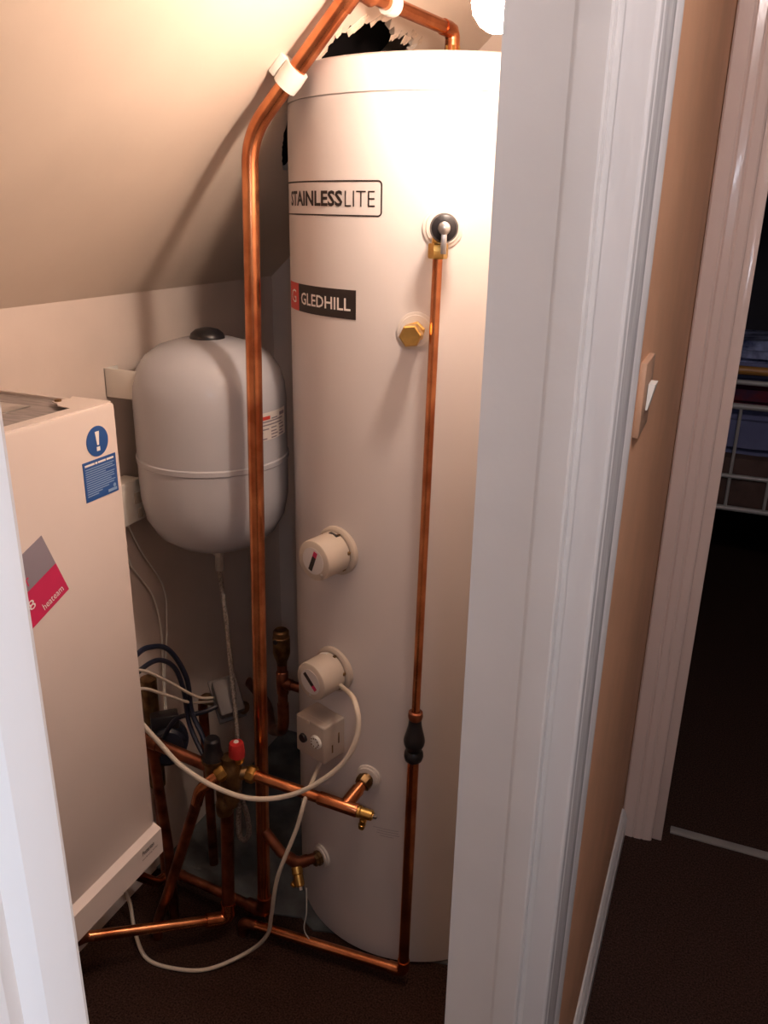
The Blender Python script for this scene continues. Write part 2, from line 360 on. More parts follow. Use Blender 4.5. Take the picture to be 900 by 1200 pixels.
def curved_patch(mb, a0, a1, z0, z1, out, n=24):
    vs = []; fs = []
    for k in range(n + 1):
        a = a0 + (a1 - a0) * k / n
        for o in (-0.001, out):
            for z in (z0, z1): vs.append(tuple(cp(a, z, o)))
    for k in range(n):
        i = 4 * k; j = i + 4
        fs += [(i + 2, j + 2, j + 3, i + 3), (i, i + 2, i + 3, i + 1)[::1], (i, j, j + 2, i + 2), (i + 1, i + 3, j + 3, j + 1)]
        if k: fs.remove((i, i + 2, i + 3, i + 1))
    e = 4 * n; fs.append((e, e + 1, e + 3, e + 2))
    return mb.add(vs, fs)
def curved_text(mb, body, a0, a1, z0, h, out, offset=0.0, slant=0.0):
    vs, fs = text(body, offset); vs, fs = slices(vs, fs, [k / 24 for k in range(1, 24)])
    return mb.add([tuple(cp(a0 + (a1 - a0) * x, z0 + y * h, out)) for x, y in vs], fs)
def outline_box(mb, a0, a1, z0, z1, t, out, cr=0.007):
    """rounded rectangle frame wrapped on the cylinder"""
    deg = 180 / pi / CR; w = (a1 - a0) / deg; h = z1 - z0
    def loop(ins):
        pts = []; r = cr - ins
        for qx, qy, s in ((w - cr, cr, -90), (w - cr, h - cr, 0), (cr, h - cr, 90), (cr, cr, 180)):
            for k in range(7):
                a = radians(s + 15 * k); pts.append((qx + r * cos(a), qy + r * sin(a)))
        return pts
    lo, li = loop(0), loop(t)
    def dens(L):
        out_ = []
        for i in range(len(L)):
            a, b = L[i], L[(i + 1) % len(L)]; n = 24 if abs(a[0] - b[0]) > 0.05 else 1
            out_ += [(a[0] + (b[0] - a[0]) * k / n, a[1] + (b[1] - a[1]) * k / n) for k in range(n)]
        return out_
    lo, li = dens(lo), dens(li); n = len(lo)
    return mb.add([tuple(cp(a0 + x * deg, z0 + y, out)) for x, y in lo + li], [(k, (k + 1) % n, n + (k + 1) % n, n + k) for k in range(n)])
OUT = 0.0006
build(outline_box(MB(), -149.0, -89.4, 1.520, 1.5735, 0.0024, OUT), 'label_outline', PRINTK, cyl, 'thin black rounded outline of the name panel', fix=False)
build(curved_text(MB(), 'STAINLESS', -139.8, -104.6, 1.5345, 0.0240, OUT, 0.030), 'lettering', PRINTK, cyl, 'bold black lettering STAINLESS', fix=False)
build(curved_text(MB(), 'LITE', -103.6, -92.0, 1.5345, 0.0235, OUT, -0.012), 'lettering', PRINTK, cyl, 'thin dark lettering LITE', fix=False)
gb = build(curved_patch(MB(), -131.8, -98.9, 1.360, 1.407, 0.0008), 'maker_plate', PRINTK, cyl, 'black maker plate with white lettering')
build(curved_text(MB(), 'GLEDHILL', -129.3, -101.0, 1.3730, 0.0205, 0.0012, 0.014), 'lettering', PRINTW, gb, fix=False)
gr = build(curved_patch(MB(), -145.0, -131.8, 1.360, 1.407, 0.0008, 8), 'maker_square', PRINTR, cyl, 'red square with a white letter G')
build(curved_text(MB(), 'G', -141.0, -134.6, 1.3725, 0.023, 0.0012), 'lettering', PRINTW, gr, fix=False)
for k, (w, c0) in enumerate(((11, -89), (9, -87), (10, -87.5), (6, -86))):     # faint small print by the drain tap
    build(curved_text(MB(), '-' * 16, c0, c0 + w, 0.352 - 0.006 * k, 0.0012, OUT), 'small_print', PRINTG, cyl, fix=False)
def boss(ang, z, r, t, name, m, parent, n=40):
    """pale plastic flange lying on the shell"""
    M = frame(cp(ang, z, -0.004), rad(ang))
    return build(MB().lathe([(0, 0), (r, 0), (r, 0.004 + t * 0.45), (r - 0.003, 0.004 + t * 0.6), (r * 0.86, 0.004 + t * 0.62), (r * 0.84, 0.004 + t), (r * 0.70, 0.004 + t * 1.05), (0, 0.004 + t)], M, n), name, m, parent)
boss(-69.3, 1.507, 0.031, 0.006, 'boss_flange', STONEG, cyl)
boss(-77.0, 1.349, 0.030, 0.005, 'boss_flange', STONEG, cyl)
boss(-91.4, 0.471, 0.026, 0.008, 'boss_flange', STONEG, cyl)
boss(-117.7, 0.201, 0.026, 0.008, 'boss_flange', STONEG, cyl)
# brass blanking plug (hexagon heads)
M = frame(cp(-77, 1.349, 0.0), rad(-77))
pl = build(MB().lathe([(0, 0), (0.0165, 0), (0.0165, 0.012), (0.0145, 0.014), (0.0145, 0.020), (0, 0.020)], M, 6, 0.3), 'blanking_plug', BRASS, cyl, 'hexagonal brass blanking plug')
build(MB().lathe([(0, 0.019), (0.0125, 0.019), (0.0125, 0.040), (0, 0.040)], M, 20), 'thread', BRASS, pl)
build(MB().lathe([(0, 0.036), (0.0160, 0.036), (0.0178, 0.038), (0.0178, 0.062), (0.0155, 0.0645), (0, 0.0645)], M, 6, 0.1), 'plug_cap', BRASS, pl)

# pressure and temperature relief valve
tp = thing('relief_valve', 'brass relief valve with black cap and steel lever on cylinder', 'valve', cp(-69.3, 1.507, 0.0))
M = frame(cp(-69.3, 1.507, 0.0), rad(-69.3))
build(MB().lathe([(0, 0), (0.0135, 0), (0.0135, 0.028), (0.017, 0.030), (0.017, 0.052), (0.012, 0.056), (0, 0.056)], M, 24), 'valve_body', BRASS, tp)
build(MB().lathe([(0, 0.050), (0.0195, 0.050), (0.021, 0.053), (0.021, 0.064), (0.0185, 0.071), (0.012, 0.074), (0, 0.075)], M, 32), 'cap', BLACK, tp)
build(MB().lathe([(0, 0.074), (0.0085, 0.074), (0.0095, 0.0755), (0.0085, 0.078), (0.004, 0.080), (0, 0.080)], M, 24), 'washer', STEEL, tp)
build(MB().box((-0.0042, -0.036, 0.0755), (0.0042, 0.002, 0.0775), 0.0008, M=M), 'lever', STEEL, tp)
PT = Vector((-0.433, 1.2295, 0)); PB = Vector((-0.447, 1.222, 0))      # discharge pipe, top and foot
def dp(z): t = (1.48 - z) / 1.44; q = PT.lerp(PB, t); return Vector((q.x, q.y, z))
build(MB().tube([cp(-69.3, 1.507, 0.041), Vector((dp(1.49).x, dp(1.49).y, 1.49)), dp(1.478)], 0.0105, 16), 'outlet', BRASS, tp)
build(MB().lathe([(0, -0.011), (0.0135, -0.011), (0.0148, -0.009), (0.0148, 0.009), (0.0135, 0.011), (0, 0.011)], Matrix.Translation(dp(1.474)), 6, 0.4), 'nut', BRASS, tp)
# 15 mm discharge pipe, tundish, 22 mm discharge pipe
dpi = thing('discharge_pipe', 'thin copper pipe running down from relief valve to black tundish', 'copper pipe', dp(0.655))
build(MB().tube([dp(1.474), dp(0.655)], 0.0077, 16), 'pipe', COPPER, dpi)
td = thing('tundish', 'black plastic tundish joining two copper pipes in front of cylinder', 'tundish', dp(0.560))
def tlathe(prof): 
    ax = (dp(0.66) - dp(0.56)).normalized(); return MB().lathe(prof, frame(dp(0.56), ax), 28)
build(tlathe([(0.009, 0.094), (0.0125, 0.092), (0.0140, 0.099), (0.0130, 0.107), (0.0085, 0.1085), (0.0085, 0.094)]), 'top_nut', COPPERD, td)
build(tlathe([(0, 0.040), (0.0190, 0.038), (0.0200, 0.046), (0.0185, 0.054), (0.0160, 0.064), (0.0128, 0.078), (0.0118, 0.090), (0.0125, 0.095), (0, 0.095)]), 'cone', BLACK, td)
build(tlathe([(0, 0.020), (0.0140, 0.020), (0.0140, 0.026), (0.0165, 0.032), (0.0188, 0.038), (0.0150, 0.042), (0, 0.042)]), 'cup', BLACK, td)
build(tlathe([(0, 0.000), (0.0120, 0.000), (0.0165, 0.004), (0.0185, 0.012), (0.0175, 0.020), (0.0145, 0.024), (0, 0.024)]), 'lower_nut', BLACK, td)
dl = thing('discharge_pipe', 'thicker copper pipe from tundish down to floor and along past cylinder foot', 'copper pipe', (PB.x, PB.y, 0))
FZ = 0.034
build(MB().tube([dp(0.575), dp(FZ + 0.012)], 0.0110, 20), 'pipe', COPPER, dl)
build(MB().tube(fillet([dp(FZ + 0.030), Vector((PB.x, PB.y, FZ)), Vector((PB.x - 0.032, PB.y - 0.001, FZ))], 0.02), 0.0127, 20), 'elbow', COPPER, dl)
build(MB().tube([(PB.x - 0.02, PB.y - 0.0006, FZ), (-0.81, 1.198, FZ)], 0.0110, 20), 'pipe', COPPER, dl)
build(MB().tube(fillet([(-0.79, 1.199, FZ), (-0.822, 1.197, FZ), (-0.822, 1.197, 0.0)], 0.015), 0.0125, 20), 'elbow', COPPERD, dl)

# immersion heaters
def immersion(ang, z, label, roll, stripe_red_first):
    t = thing('immersion_heater', label, 'immersion heater', cp(ang, z, 0.0))
    d = Vector((cos(radians(ang)), sin(radians(ang)), -0.02)).normalized()
    M = frame(cp(ang, z, -0.004), d)
    build(MB().lathe([(0, 0), (0.0465, 0), (0.0465, 0.009), (0.043, 0.0115), (0.040, 0.0120), (0, 0.0120)], M, 48), 'gasket', CREAM, t)
    build(MB().lathe([(0, 0.011), (0.040, 0.011), (0.0405, 0.018), (0.037, 0.020), (0, 0.020)], M, 6, 0.2), 'flange_nut', BRASSD, t)
    cap = build(MB().lathe([(0.030, 0.014), (0.0385, 0.014), (0.0385, 0.0645), (0.0375, 0.0675), (0.035, 0.069), (0, 0.069)], M, 48), 'cap', CREAM, t)
    Mr = M @ Matrix.Translation((0, 0, 0.0692)) @ Matrix.Rotation(radians(roll), 4, 'Z')
    lb = build(MB().lathe([(0, 0), (0.0255, 0), (0.0255, 0.0005), (0, 0.0005)], Mr, 40), 'dial_label', DIALW, t, 'round white rating label')
    build(MB().box((-0.021, -0.0045, 0.0004), (0.009, 0.0045, 0.0009), M=Mr), 'black_stripe', PRINTK, lb, fix=False)
    build(MB().box((0.009, -0.0045, 0.0004), (0.020, 0.0045, 0.0009), M=Mr), 'red_stripe', PRINTM, lb, fix=False)
    s = M @ Matrix.Translation((0.0205, -0.0215, 0.0688)) if stripe_red_first else M @ Matrix.Translation((-0.002, -0.0295, 0.0688))
    build(MB().lathe([(0, 0), (0.0028, 0), (0.0026, 0.0012), (0.0012, 0.002), (0, 0.0021)], s, 12), 'screw', STEEL, t)
    nt_ = MB().box((-0.010, 0.0355, 0.016), (0.010, 0.0385, 0.024), 0.001, M=M @ Matrix.Rotation(radians(-8 if stripe_red_first else 20), 4, 'Z'))
    build(nt_, 'cable_notch' if stripe_red_first else 'cap_tab', BLACK if stripe_red_first else WHITEP, t)
    return t, M
immersion(-106.9, 0.941, 'upper cream immersion heater cap with upright stripe, no cable', 68, True)
im2, IM2 = immersion(-108.9, 0.688, 'lower cream immersion heater cap with white cable, above thermostat box', -42, False)

# cylinder thermostat box
SA = -112.0
st = thing('cylinder_thermostat', 'cream dual thermostat box with black button and dial on cylinder', 'thermostat', cp(SA, 0.555, 0))
M = frame(cp(SA, 0.548, -0.004), rad(-108.0))
build(MB().box((-0.040, -0.044, 0.0), (0.040, 0.040, 0.060), 0.004, 3, M), 'case', BEIGE, st)
build(MB().box((-0.0385, 0.0385, 0.044), (0.0385, 0.0405, 0.0455), 0.0005, 1, M), 'lid_seam', CREAM, st)
build(MB().lathe([(0, 0), (0.004, 0), (0.004, 0.003), (0, 0.004)], M @ Matrix.Translation((-0.004, 0.036, 0.0595)), 12), 'screw', CREAM, st)
build(MB().lathe([(0, 0), (0.0098, 0), (0.0098, 0.004), (0.0085, 0.006), (0, 0.0065)], M @ Matrix.Translation((-0.018, -0.006, 0.0595)), 24), 'reset_button', BLACK, st, 'round black button')
dl_ = MB(); dM = M @ Matrix.Translation((0.0185, 0.001, 0.0595))
dial = build(MB().lathe([(0, 0), (0.0145, 0), (0.0145, 0.003), (0.0125, 0.0055), (0.004, 0.006), (0, 0.006)], dM, 28), 'dial', WHITEP, st, 'ridged white temperature dial')
for k in range(10):
    a = 2 * pi * k / 10; r = 0.009 if k % 2 else 0.0105
    build(MB().box((r * cos(a) - 0.0011, r * sin(a) - 0.0014, 0.0057), (r * cos(a) + 0.0011, r * sin(a) + 0.0014, 0.0064), M=dM), 'dial_mark', BRASSD, dial)
for x, z0, z1 in ((0.018, -0.012, 0.012), (0.036, -0.026, -0.008)):
    build(MB().box((0.0398, z0, x), (0.0403, z1, x + 0.0035), M=M), 'side_print', BRASSD, st)
build(MB().lathe([(0, 0), (0.008, 0), (0.008, 0.012), (0, 0.012)], M @ Matrix.Translation((-0.004, -0.055, 0.03)) @ Matrix.Rotation(-pi / 2, 4, 'X'), 14), 'cable_gland', BLACK, st)
GL = M @ Vector((-0.004, -0.055, 0.03))

# ------------------------------------------------------------------ expansion vessel
VX, VY, VR = -0.947, 1.363, 0.150
AV = Matrix.Translation((VX, VY, 0))
ves = thing('expansion_vessel', 'white enamelled expansion vessel with black cap fixed to back wall', 'expansion vessel', (VX, VY, 0.855))
build(MB().lathe([(0, 0.862), (0.05, 0.864), (0.090, 0.876), (0.122, 0.900), (0.141, 0.934), (0.149, 0.975), (VR, 1.01), (VR, 1.053), (VR + 0.0025, 1.055), (VR + 0.0025, 1.064), (VR, 1.066), (VR, 1.175),
                  (0.1475, 1.205), (0.139, 1.234), (0.122, 1.259), (0.095, 1.278), (0.055, 1.290), (0, 1.294)], AV, 64), 'tank', VESW, ves)
build(MB().lathe([(0, 1.287), (0.034, 1.287), (0.034, 1.294), (0.031, 1.301), (0.022, 1.308), (0.010, 1.311), (0, 1.311)], AV, 32), 'valve_cap', BLACK, ves, 'domed black plastic cap')
build(MB().lathe([(0, 0.842), (0.009, 0.842), (0.011, 0.846), (0.011, 0.856), (0.030, 0.858), (0.032, 0.866), (0, 0.868)], AV, 24), 'bottom_connection', STEEL, ves)
br = MB()
br.box((-1.120, 1.262, 1.178), (-1.117, 1.300, 1.234), 0.0008); br.box((-1.120, 1.262, 1.178), (-1.012, 1.265, 1.234), 0.0008)
br.box((-1.03, 1.262, 1.19), (-1.012, 1.30, 1.222), 0.001)
build(br, 'wall_bracket', WHITEP, ves, 'folded white steel bracket')
def vp(ang, z, out):
    a = radians(ang); return (VX + (VR + out) * cos(a), VY + (VR + out) * sin(a), z)
def vpatch(a0, a1, z0, z1, out, n=10):
    m = MB(); vs = [vp(a0 + (a1 - a0) * k / n, z, out) for k in range(n + 1) for z in (z0, z1)]
    return m.add(vs, [(2 * k, 2 * k + 2, 2 * k + 3, 2 * k + 1) for k in range(n)])
vl = build(vpatch(-24, 14, 1.112, 1.166, 0.0005, 16), 'rating_label', LABELP, ves, 'pale rating label with rows of small print', fix=False)
def vl_a(a): return -24 + (a + 62) * 38 / 50.0
build(vpatch(vl_a(-62), vl_a(-42), 1.152, 1.159, 0.0010), 'red_line', PRINTR, vl, fix=False)
for k, (a0, a1, z) in enumerate(((-40, -30, 1.1515), (-26, -15, 1.1535), (-55, -20, 1.147), (-55, -22, 1.1405), (-57, -44, 1.1325), (-41, -32, 1.1335), (-28, -18, 1.135), (-57, -52, 1.1265),
                                 (-41, -32, 1.1265), (-27, -17, 1.128), (-57, -53, 1.1205), (-41, -30, 1.1205), (-27, -20, 1.122), (-55, -47, 1.114), (-41, -32, 1.114), (-28, -18, 1.116))):
    build(vpatch(vl_a(a0), vl_a(a1), z, z + (0.0065 if k == 1 else 0.0026), 0.0010, 5), 'small_print', PRINTG, vl, fix=False)

# ------------------------------------------------------------------ boiler
BX, BY0, BY1, BZ0, BZ1 = -0.800, 0.500, 0.918, 0.462, 1.268
boi = thing('boiler', 'cream wall-hung boiler with stickers on its front cover', 'boiler', ((XB + BX) / 2, (BY0 + BY1) / 2, BZ0))
build(bx((XB, BY0 + 0.004, BZ0 + 0.02), (BX - 0.030, BY1 - 0.004, BZ1 - 0.012), 0.003), 'casing', BOILW, boi)
tp_ = build(bx((XB + 0.004, BY0 + 0.012, BZ1 - 0.014), (BX - 0.022, BY1 - 0.010, BZ1 - 0.006), 0.001), 'top_plate', BOILG, boi, 'grey recessed top plate')
build(bx((XB + 0.004, BY1 - 0.010, BZ1 - 0.014), (BX - 0.03, BY1 - 0.004, BZ1 - 0.002), 0.001), 'top_edge', BOILW, boi)
build(bx((-1.03, 0.60, BZ1 - 0.007), (-0.90, 0.86, BZ1 - 0.0045), 0.001), 'flue_plate', STEEL, tp_)
cov = build(bx((BX - 0.032, BY0, BZ0 + 0.066), (BX, BY1, BZ1), 0.006), 'front_cover', BOILW, boi)
# folded lip of the cover on top, with the screw tab at its end
lip = MB(); zt = BZ1 - 0.0005
lip.prism([(BX - 0.005, BY0 + 0.002), (BX - 0.005, BY1 - 0.002), (BX - 0.075, BY1 - 0.002), (BX - 0.066, BY1 - 0.018), (BX - 0.078, BY1 - 0.030), (BX - 0.074, BY1 - 0.043), (BX - 0.060, BY1 - 0.048), (BX - 0.050, BY1 - 0.058), (BX - 0.024, BY1 - 0.062), (BX - 0.024, BY0 + 0.002)], zt, zt + 0.0015)
build(lip, 'top_lip', BOILW, cov)
build(MB().lathe([(0, 0), (0.005, 0), (0.005, 0.003), (0, 0.004)], Matrix.Translation((BX - 0.069, BY1 - 0.037, zt + 0.001)), 12), 'screw', BRASSD, cov)
lowp = MB(); lowp.add([(BX - 0.004, BY0, BZ0 + 0.070), (BX + 0.012, BY0, BZ0 + 0.062), (BX + 0.012, BY0, BZ0 + 0.012), (BX - 0.006, BY0, BZ0), (BX - 0.10, BY0, BZ0), (BX - 0.10, BY0, BZ0 + 0.070)] +
                    [(BX - 0.004, BY1, BZ0 + 0.070), (BX + 0.012, BY1, BZ0 + 0.062), (BX + 0.012, BY1, BZ0 + 0.012), (BX - 0.006, BY1, BZ0), (BX - 0.10, BY1, BZ0), (BX - 0.10, BY1, BZ0 + 0.070)],
                    [tuple(range(6)), tuple(range(6, 12))[::-1]] + [(k, (k + 1) % 6, 6 + (k + 1) % 6, 6 + k) for k in range(6)])
lp = build(lowp, 'lower_panel', BOILW, boi, angle=10)
def bface(y, z, out=0.0):     # local x runs along +Y (to the right when facing the boiler), local y up, local z out of the front
    return Matrix(((0, 0, 1, BX + out), (1, 0, 0, y), (0, 1, 0, z), (0, 0, 0, 1)))
F = bface(0, 0, 0.0006)
tm = MB(); flat_text(tm, 'Potterton', 0.866, 0.506, 0.030, 0.0095, bface(0, 0, 0.0127), 0.01); build(tm, 'lettering', PRINTK, lp, fix=False)
tm = MB(); flat_text(tm, 'condensing boiler', 0.864, 0.4965, 0.041, 0.0042, bface(0, 0, 0.0127), 0.01); build(tm, 'lettering', PRINTK, lp, fix=False)
# round blue warning sign
dM = bface(0.8745, 1.221, 0.0002)
sg = build(MB().lathe([(0, 0), (0.0215, 0), (0.0215, 0.0006), (0, 0.0006)], dM, 48), 'warning_disc', PRINTB, cov, 'round blue sticker with white exclamation mark')
em_ = MB(); em_.add([(-0.0042, 0.014, 0.001), (0.0042, 0.014, 0.001), (0.0018, -0.0055, 0.001), (-0.0018, -0.0055, 0.001), (-0.0034, -0.0078, 0.001), (0.0034, -0.0078, 0.001), (0.0034, -0.0138, 0.001), (-0.0034, -0.0138, 0.001)], [(3, 2, 1, 0), (7, 6, 5, 4)], dM)
build(em_, 'exclamation_mark', PRINTW, sg, fix=False)
# blue notice
nt2 = build(MB().box((0.841, 1.1395, -0.0004), (0.9075, 1.1965, 0.0002), M=F), 'notice_sticker', PRINTB, cov, 'square blue notice with lines of small print')
hb = MB()
for x0, x1 in ((0, 0.019), (0.0205, 0.025), (0.0265, 0.042), (0.0435, 0.058)): hb.box((0.8445 + x0, 1.1898, 0.0003), (0.8445 + x1, 1.1926, 0.0006), M=F)
build(hb, 'heading_print', PRINTW, nt2, fix=False)
for k in range(13):
    w = [0.058, 0.055, 0.059, 0.040, 0.058, 0.056, 0.057, 0.050, 0.058, 0.055, 0.044, 0.030, 0.022][k]
    build(MB().box((0.8445, 1.1850 - 0.0032 * k, 0.0003), (0.8445 + w, 1.1850 - 0.0032 * k + 0.0012, 0.0006), M=F), 'small_print', PRINTLB, nt2, fix=False)
build(MB().box((0.886, 1.1425, 0.0003), (0.904, 1.1465, 0.0006), M=F), 'maker_mark', PRINTLB, nt2, fix=False)
build(MB().lathe([(0, 0), (0.003, 0), (0, 0.0003)], bface(0.900, 1.150, 0.0009), 10), 'maker_mark', PRINTLB, nt2, fix=False)
# tilted card, grey over magenta: plane coordinates rotated on the cover
ca = Vector((0.7540, 1.1225)); cb = Vector((0.7895, 1.0305))            # top corner, right corner
dr = (cb - ca); Ld = dr.length; dr.normalize(); dw = Vector((dr.y, -dr.x))    # dw points to the lower left
def cpt(s, t): q = ca + dr * (s * Ld) + dw * t; return (q.x, q.y)
W_ = 0.145
for s0, s1, mm, nm in ((0, 0.5, PRINTG, 'grey_card_half'), (0.5, 1.0, PRINTM, 'magenta_card_half')):
    m = MB(); m.prism([cpt(s0, 0), cpt(s0, W_), cpt(s1, W_), cpt(s1, 0)], -0.0004, 0.0003, F)
    o = build(m, nm, mm, cov, 'grey upper half of a tilted card' if s0 == 0 else 'magenta lower half of a tilted card')
CM = Matrix(((-dw.x, -dr.x, 0, 0), (-dw.y, -dr.y, 0, 0), (0, 0, 1, 0), (0, 0, 0, 1)))
q = cpt(0.935, 0.048); build(flat_text(MB(), 'heateam', 0, 0, 0.040, 0.0105, F @ Matrix.Translation((q[0], q[1], 0)) @ CM, 0.0, 0.0008), 'lettering', PRINTW, o, fix=False)
q = cpt(0.77, 0.066); build(flat_text(MB(), '8', 0, 0, 0.011, 0.014, F @ Matrix.Translation((q[0], q[1], 0)) @ CM, 0.0, 0.0008), 'lettering', PRINTW, o, fix=False)
q = cpt(0.44, 0.052); build(flat_text(MB(), 'r', 0, 0, 0.006, 0.012, F @ Matrix.Translation((q[0], q[1], 0)) @ CM, 0.0, 0.0008), 'lettering', PRINTM, o, fix=False)
# socket box on the back wall behind the boiler
sb = thing('fused_spur', 'small white fused spur box on the back wall beside boiler', 'electrical box', (XB, 1.25, 0.905))
build(bx((XB, 1.222, 0.925), (XB + 0.040, 1.292, 1.010), 0.003), 'back_box', WHITEP, sb)
build(bx((XB + 0.039, 1.220, 0.923), (XB + 0.047, 1.294, 1.012), 0.003), 'face_plate', WHITEP, sb)
build(bx((XB + 0.046, 1.262, 0.962), (XB + 0.050, 1.286, 0.985), 0.001), 'fuse_holder', CREAM, sb)
build(bx((XB + 0.046, 1.268, 0.930), (XB + 0.050, 1.280, 0.950), 0.001), 'switch', CREAM, sb)

# ------------------------------------------------------------------ copper pipework
def pipe_run(name, label, base, parts):
    t = thing(name, label, 'copper pipe', base)
    for nm, pts, r, m in parts: build(MB().tube(pts, r, 20), nm, m, t)
    return t
R28 = 0.0140
A0 = Vector((-0.781, 1.222, 0.055))
dslope = Vector((1, 0, 1.035)).normalized()
KN = Vector((-0.7735, 1.261, 1.640)); TOPB = KN + dslope * 0.268
main = thing('heating_flow_pipe', 'thick copper pipe rising from floor and bending along sloping ceiling', 'copper pipe', (A0.x, A0.y, 0.04))
build(MB().tube(fillet([A0, KN, TOPB], 0.045, 12), R28, 24), 'pipe', COPPER, main)
build(MB().tube(fillet([A0 + Vector((0.001, 0, 0.045)), A0, A0 + Vector((-0.045, 0.003, 0))], 0.03), R28 + 0.0018, 20), 'elbow', COPPERD, main)
FLR = Vector((-1.045, 1.238, 0.055))
build(MB().tube([A0 + Vector((-0.03, 0.002, 0)), FLR + Vector((0.02, -0.001, 0))], 0.0112, 20), 'floor_pipe', COPPERD, main)
build(MB().tube(fillet([FLR + Vector((0.035, -0.002, 0)), FLR, FLR + Vector((0, -0.035, 0.002))], 0.02), 0.0128, 20), 'elbow', COPPERD, main)
build(MB().tube(fillet([FLR + Vector((0, -0.02, 0.0)), FLR + Vector((0, -0.055, 0.012)), Vector((-1.03, 1.0, 0.30)), Vector((-1.02, 0.89, 0.44)), Vector((-1.02, 0.88, 0.50))], 0.03), 0.0112, 20), 'boiler_tail', COPPER, main)
# white clips holding it to the slope
cn = Vector((1.035, 0, -1)).normalized()        # out of the ceiling, downwards
def clip(dist, w=0.017):
    p = KN + dslope * dist; g = (cz(p.x) - p.z) * cos(math.atan(TA))   # distance of the pipe axis from the slope
    c = thing('pipe_clip', 'white plastic clip holding thick copper pipe just above its bend', 'pipe clip', p - cn * g)
    Mx = frame(p, dslope, -cn)
    ring = [(R28 + 0.0005, -w), (R28 + 0.0055, -w), (R28 + 0.0065, 0), (R28 + 0.0055, w), (R28 + 0.0005, w), (R28 + 0.0005, -w)]
    build(MB().lathe(ring, Mx, 32), 'clip_ring', WHITEP, c)
    build(MB().box((-0.012, R28 + 0.003, -w), (0.012, g, w), 0.002, 2, Mx), 'clip_stem', WHITEP, c)
clip(0.112)
# top: tee, then back down to the cylinder head
TE = TOPB
top = thing('heating_coil_pipe', 'copper pipe crossing above cylinder head to its top fitting', 'copper pipe', (-0.524, 1.515, CH))
e1 = TE; e2 = Vector((-0.522, 1.515, 1.818))
build(MB().tube(fillet([e1 - dslope * 0.03, e1 + dslope * 0.004, e1 + (e2 - e1).normalized() * 0.04], 0.025), R28 + 0.002, 20), 'elbow', COPPER, top)
build(MB().tube([e1 + (e2 - e1).normalized() * 0.02, e2], 0.0112, 20), 'pipe', COPPER, top)
build(MB().tube(fillet([e2 - (e2 - e1).normalized() * 0.03, e2, Vector((e2.x, e2.y, e2.z - 0.032))], 0.018), 0.0128, 20), 'elbow', COPPER, top)
build(MB().lathe([(0, CH - 0.002), (0.019, CH - 0.002), (0.019, CH + 0.016), (0.014, CH + 0.020), (0.014, CH + 0.045), (0, CH + 0.045)], Matrix.Translation((e2.x, e2.y, 0)), 6), 'compression_nut', BRASS, top)
sl = e1 + (e2 - e1) * 0.33
sg2 = build(MB().lathe([(0.0115, -0.010), (0.017, -0.010), (0.0185, 0), (0.017, 0.010), (0.0115, 0.010), (0.0115, -0.010)], frame(sl, (e2 - e1)), 28), 'sleeve', WHITEP, top, 'white plastic sleeve')
# return riser and floor pipe to the boiler
Q0, Q1 = Vector((-0.846, 1.178, 0.052)), Vector((-0.837, 1.184, 0.372))
ret = pipe_run('boiler_return_pipe', 'copper riser and floor pipe running under boiler front', (Q0.x, Q0.y, 0.03), [
    ('riser', [Q0 + Vector((0, 0, 0.01)), Q1], 0.0137, COPPERD),
    ('elbow', fillet([Q0 + Vector((0, 0, 0.045)), Q0, Q0 + Vector((-0.034, -0.036, 0.011))], 0.03), 0.0155, COPPER),
    ('floor_pipe', [Q0 + Vector((-0.020, -0.021, 0.0065)), (-1.049, 0.965, 0.118)], 0.0112, COPPER),
    ('boiler_tail', fillet([(-1.038, 0.976, 0.114), (-1.049, 0.965, 0.118), (-1.06, 0.86, 0.16), (-1.06, 0.82, 0.22), (-1.06, 0.82, 0.50)], 0.04), 0.0112, COPPERD)])
# cold feed from the inlet valve to the cylinder, with tee and drain tap
E0, E1 = Vector((-0.775, 1.166, 0.470)), Vector((-0.535, 1.1815, 0.4455))
ed = (E1 - E0).normalized()
cf = thing('cold_feed_pipe', 'copper pipe from brass inlet valve to lower cylinder boss with drain tap', 'copper pipe', E0)
build(MB().tube([E0, E1], 0.0112, 20), 'pipe', COPPER, cf)
TJ = E0 + ed * 0.213
build(MB().tube([TJ - ed * 0.055, TJ - ed * 0.052, TJ + ed * 0.026, TJ + ed * 0.029], [0.0118, 0.0132, 0.0132, 0.0118], 20), 'tee', COPPER, cf)
BP = cp(-91.4, 0.471, 0.0)
bd = (BP - TJ); 
build(MB().tube([TJ, TJ + bd * 0.55], 0.0132, 20), 'tee_branch', COPPER, cf)
build(MB().tube([TJ + bd * 0.45, TJ + bd * 0.82], 0.0112, 20), 'branch_pipe', COPPER, cf)
build(MB().lathe([(0, 0), (0.0165, 0), (0.0175, 0.003), (0.0175, 0.014), (0.0145, 0.016), (0.0145, 0.020), (0, 0.020)], frame(BP - bd.normalized() * 0.024, bd), 8), 'compression_nut', BRASSD, cf)
build(MB().lathe([(0, 0), (0.0145, 0), (0.0145, 0.026), (0, 0.026)], frame(BP - bd.normalized() * 0.010, bd), 20), 'boss_thread', BRASSD, cf)
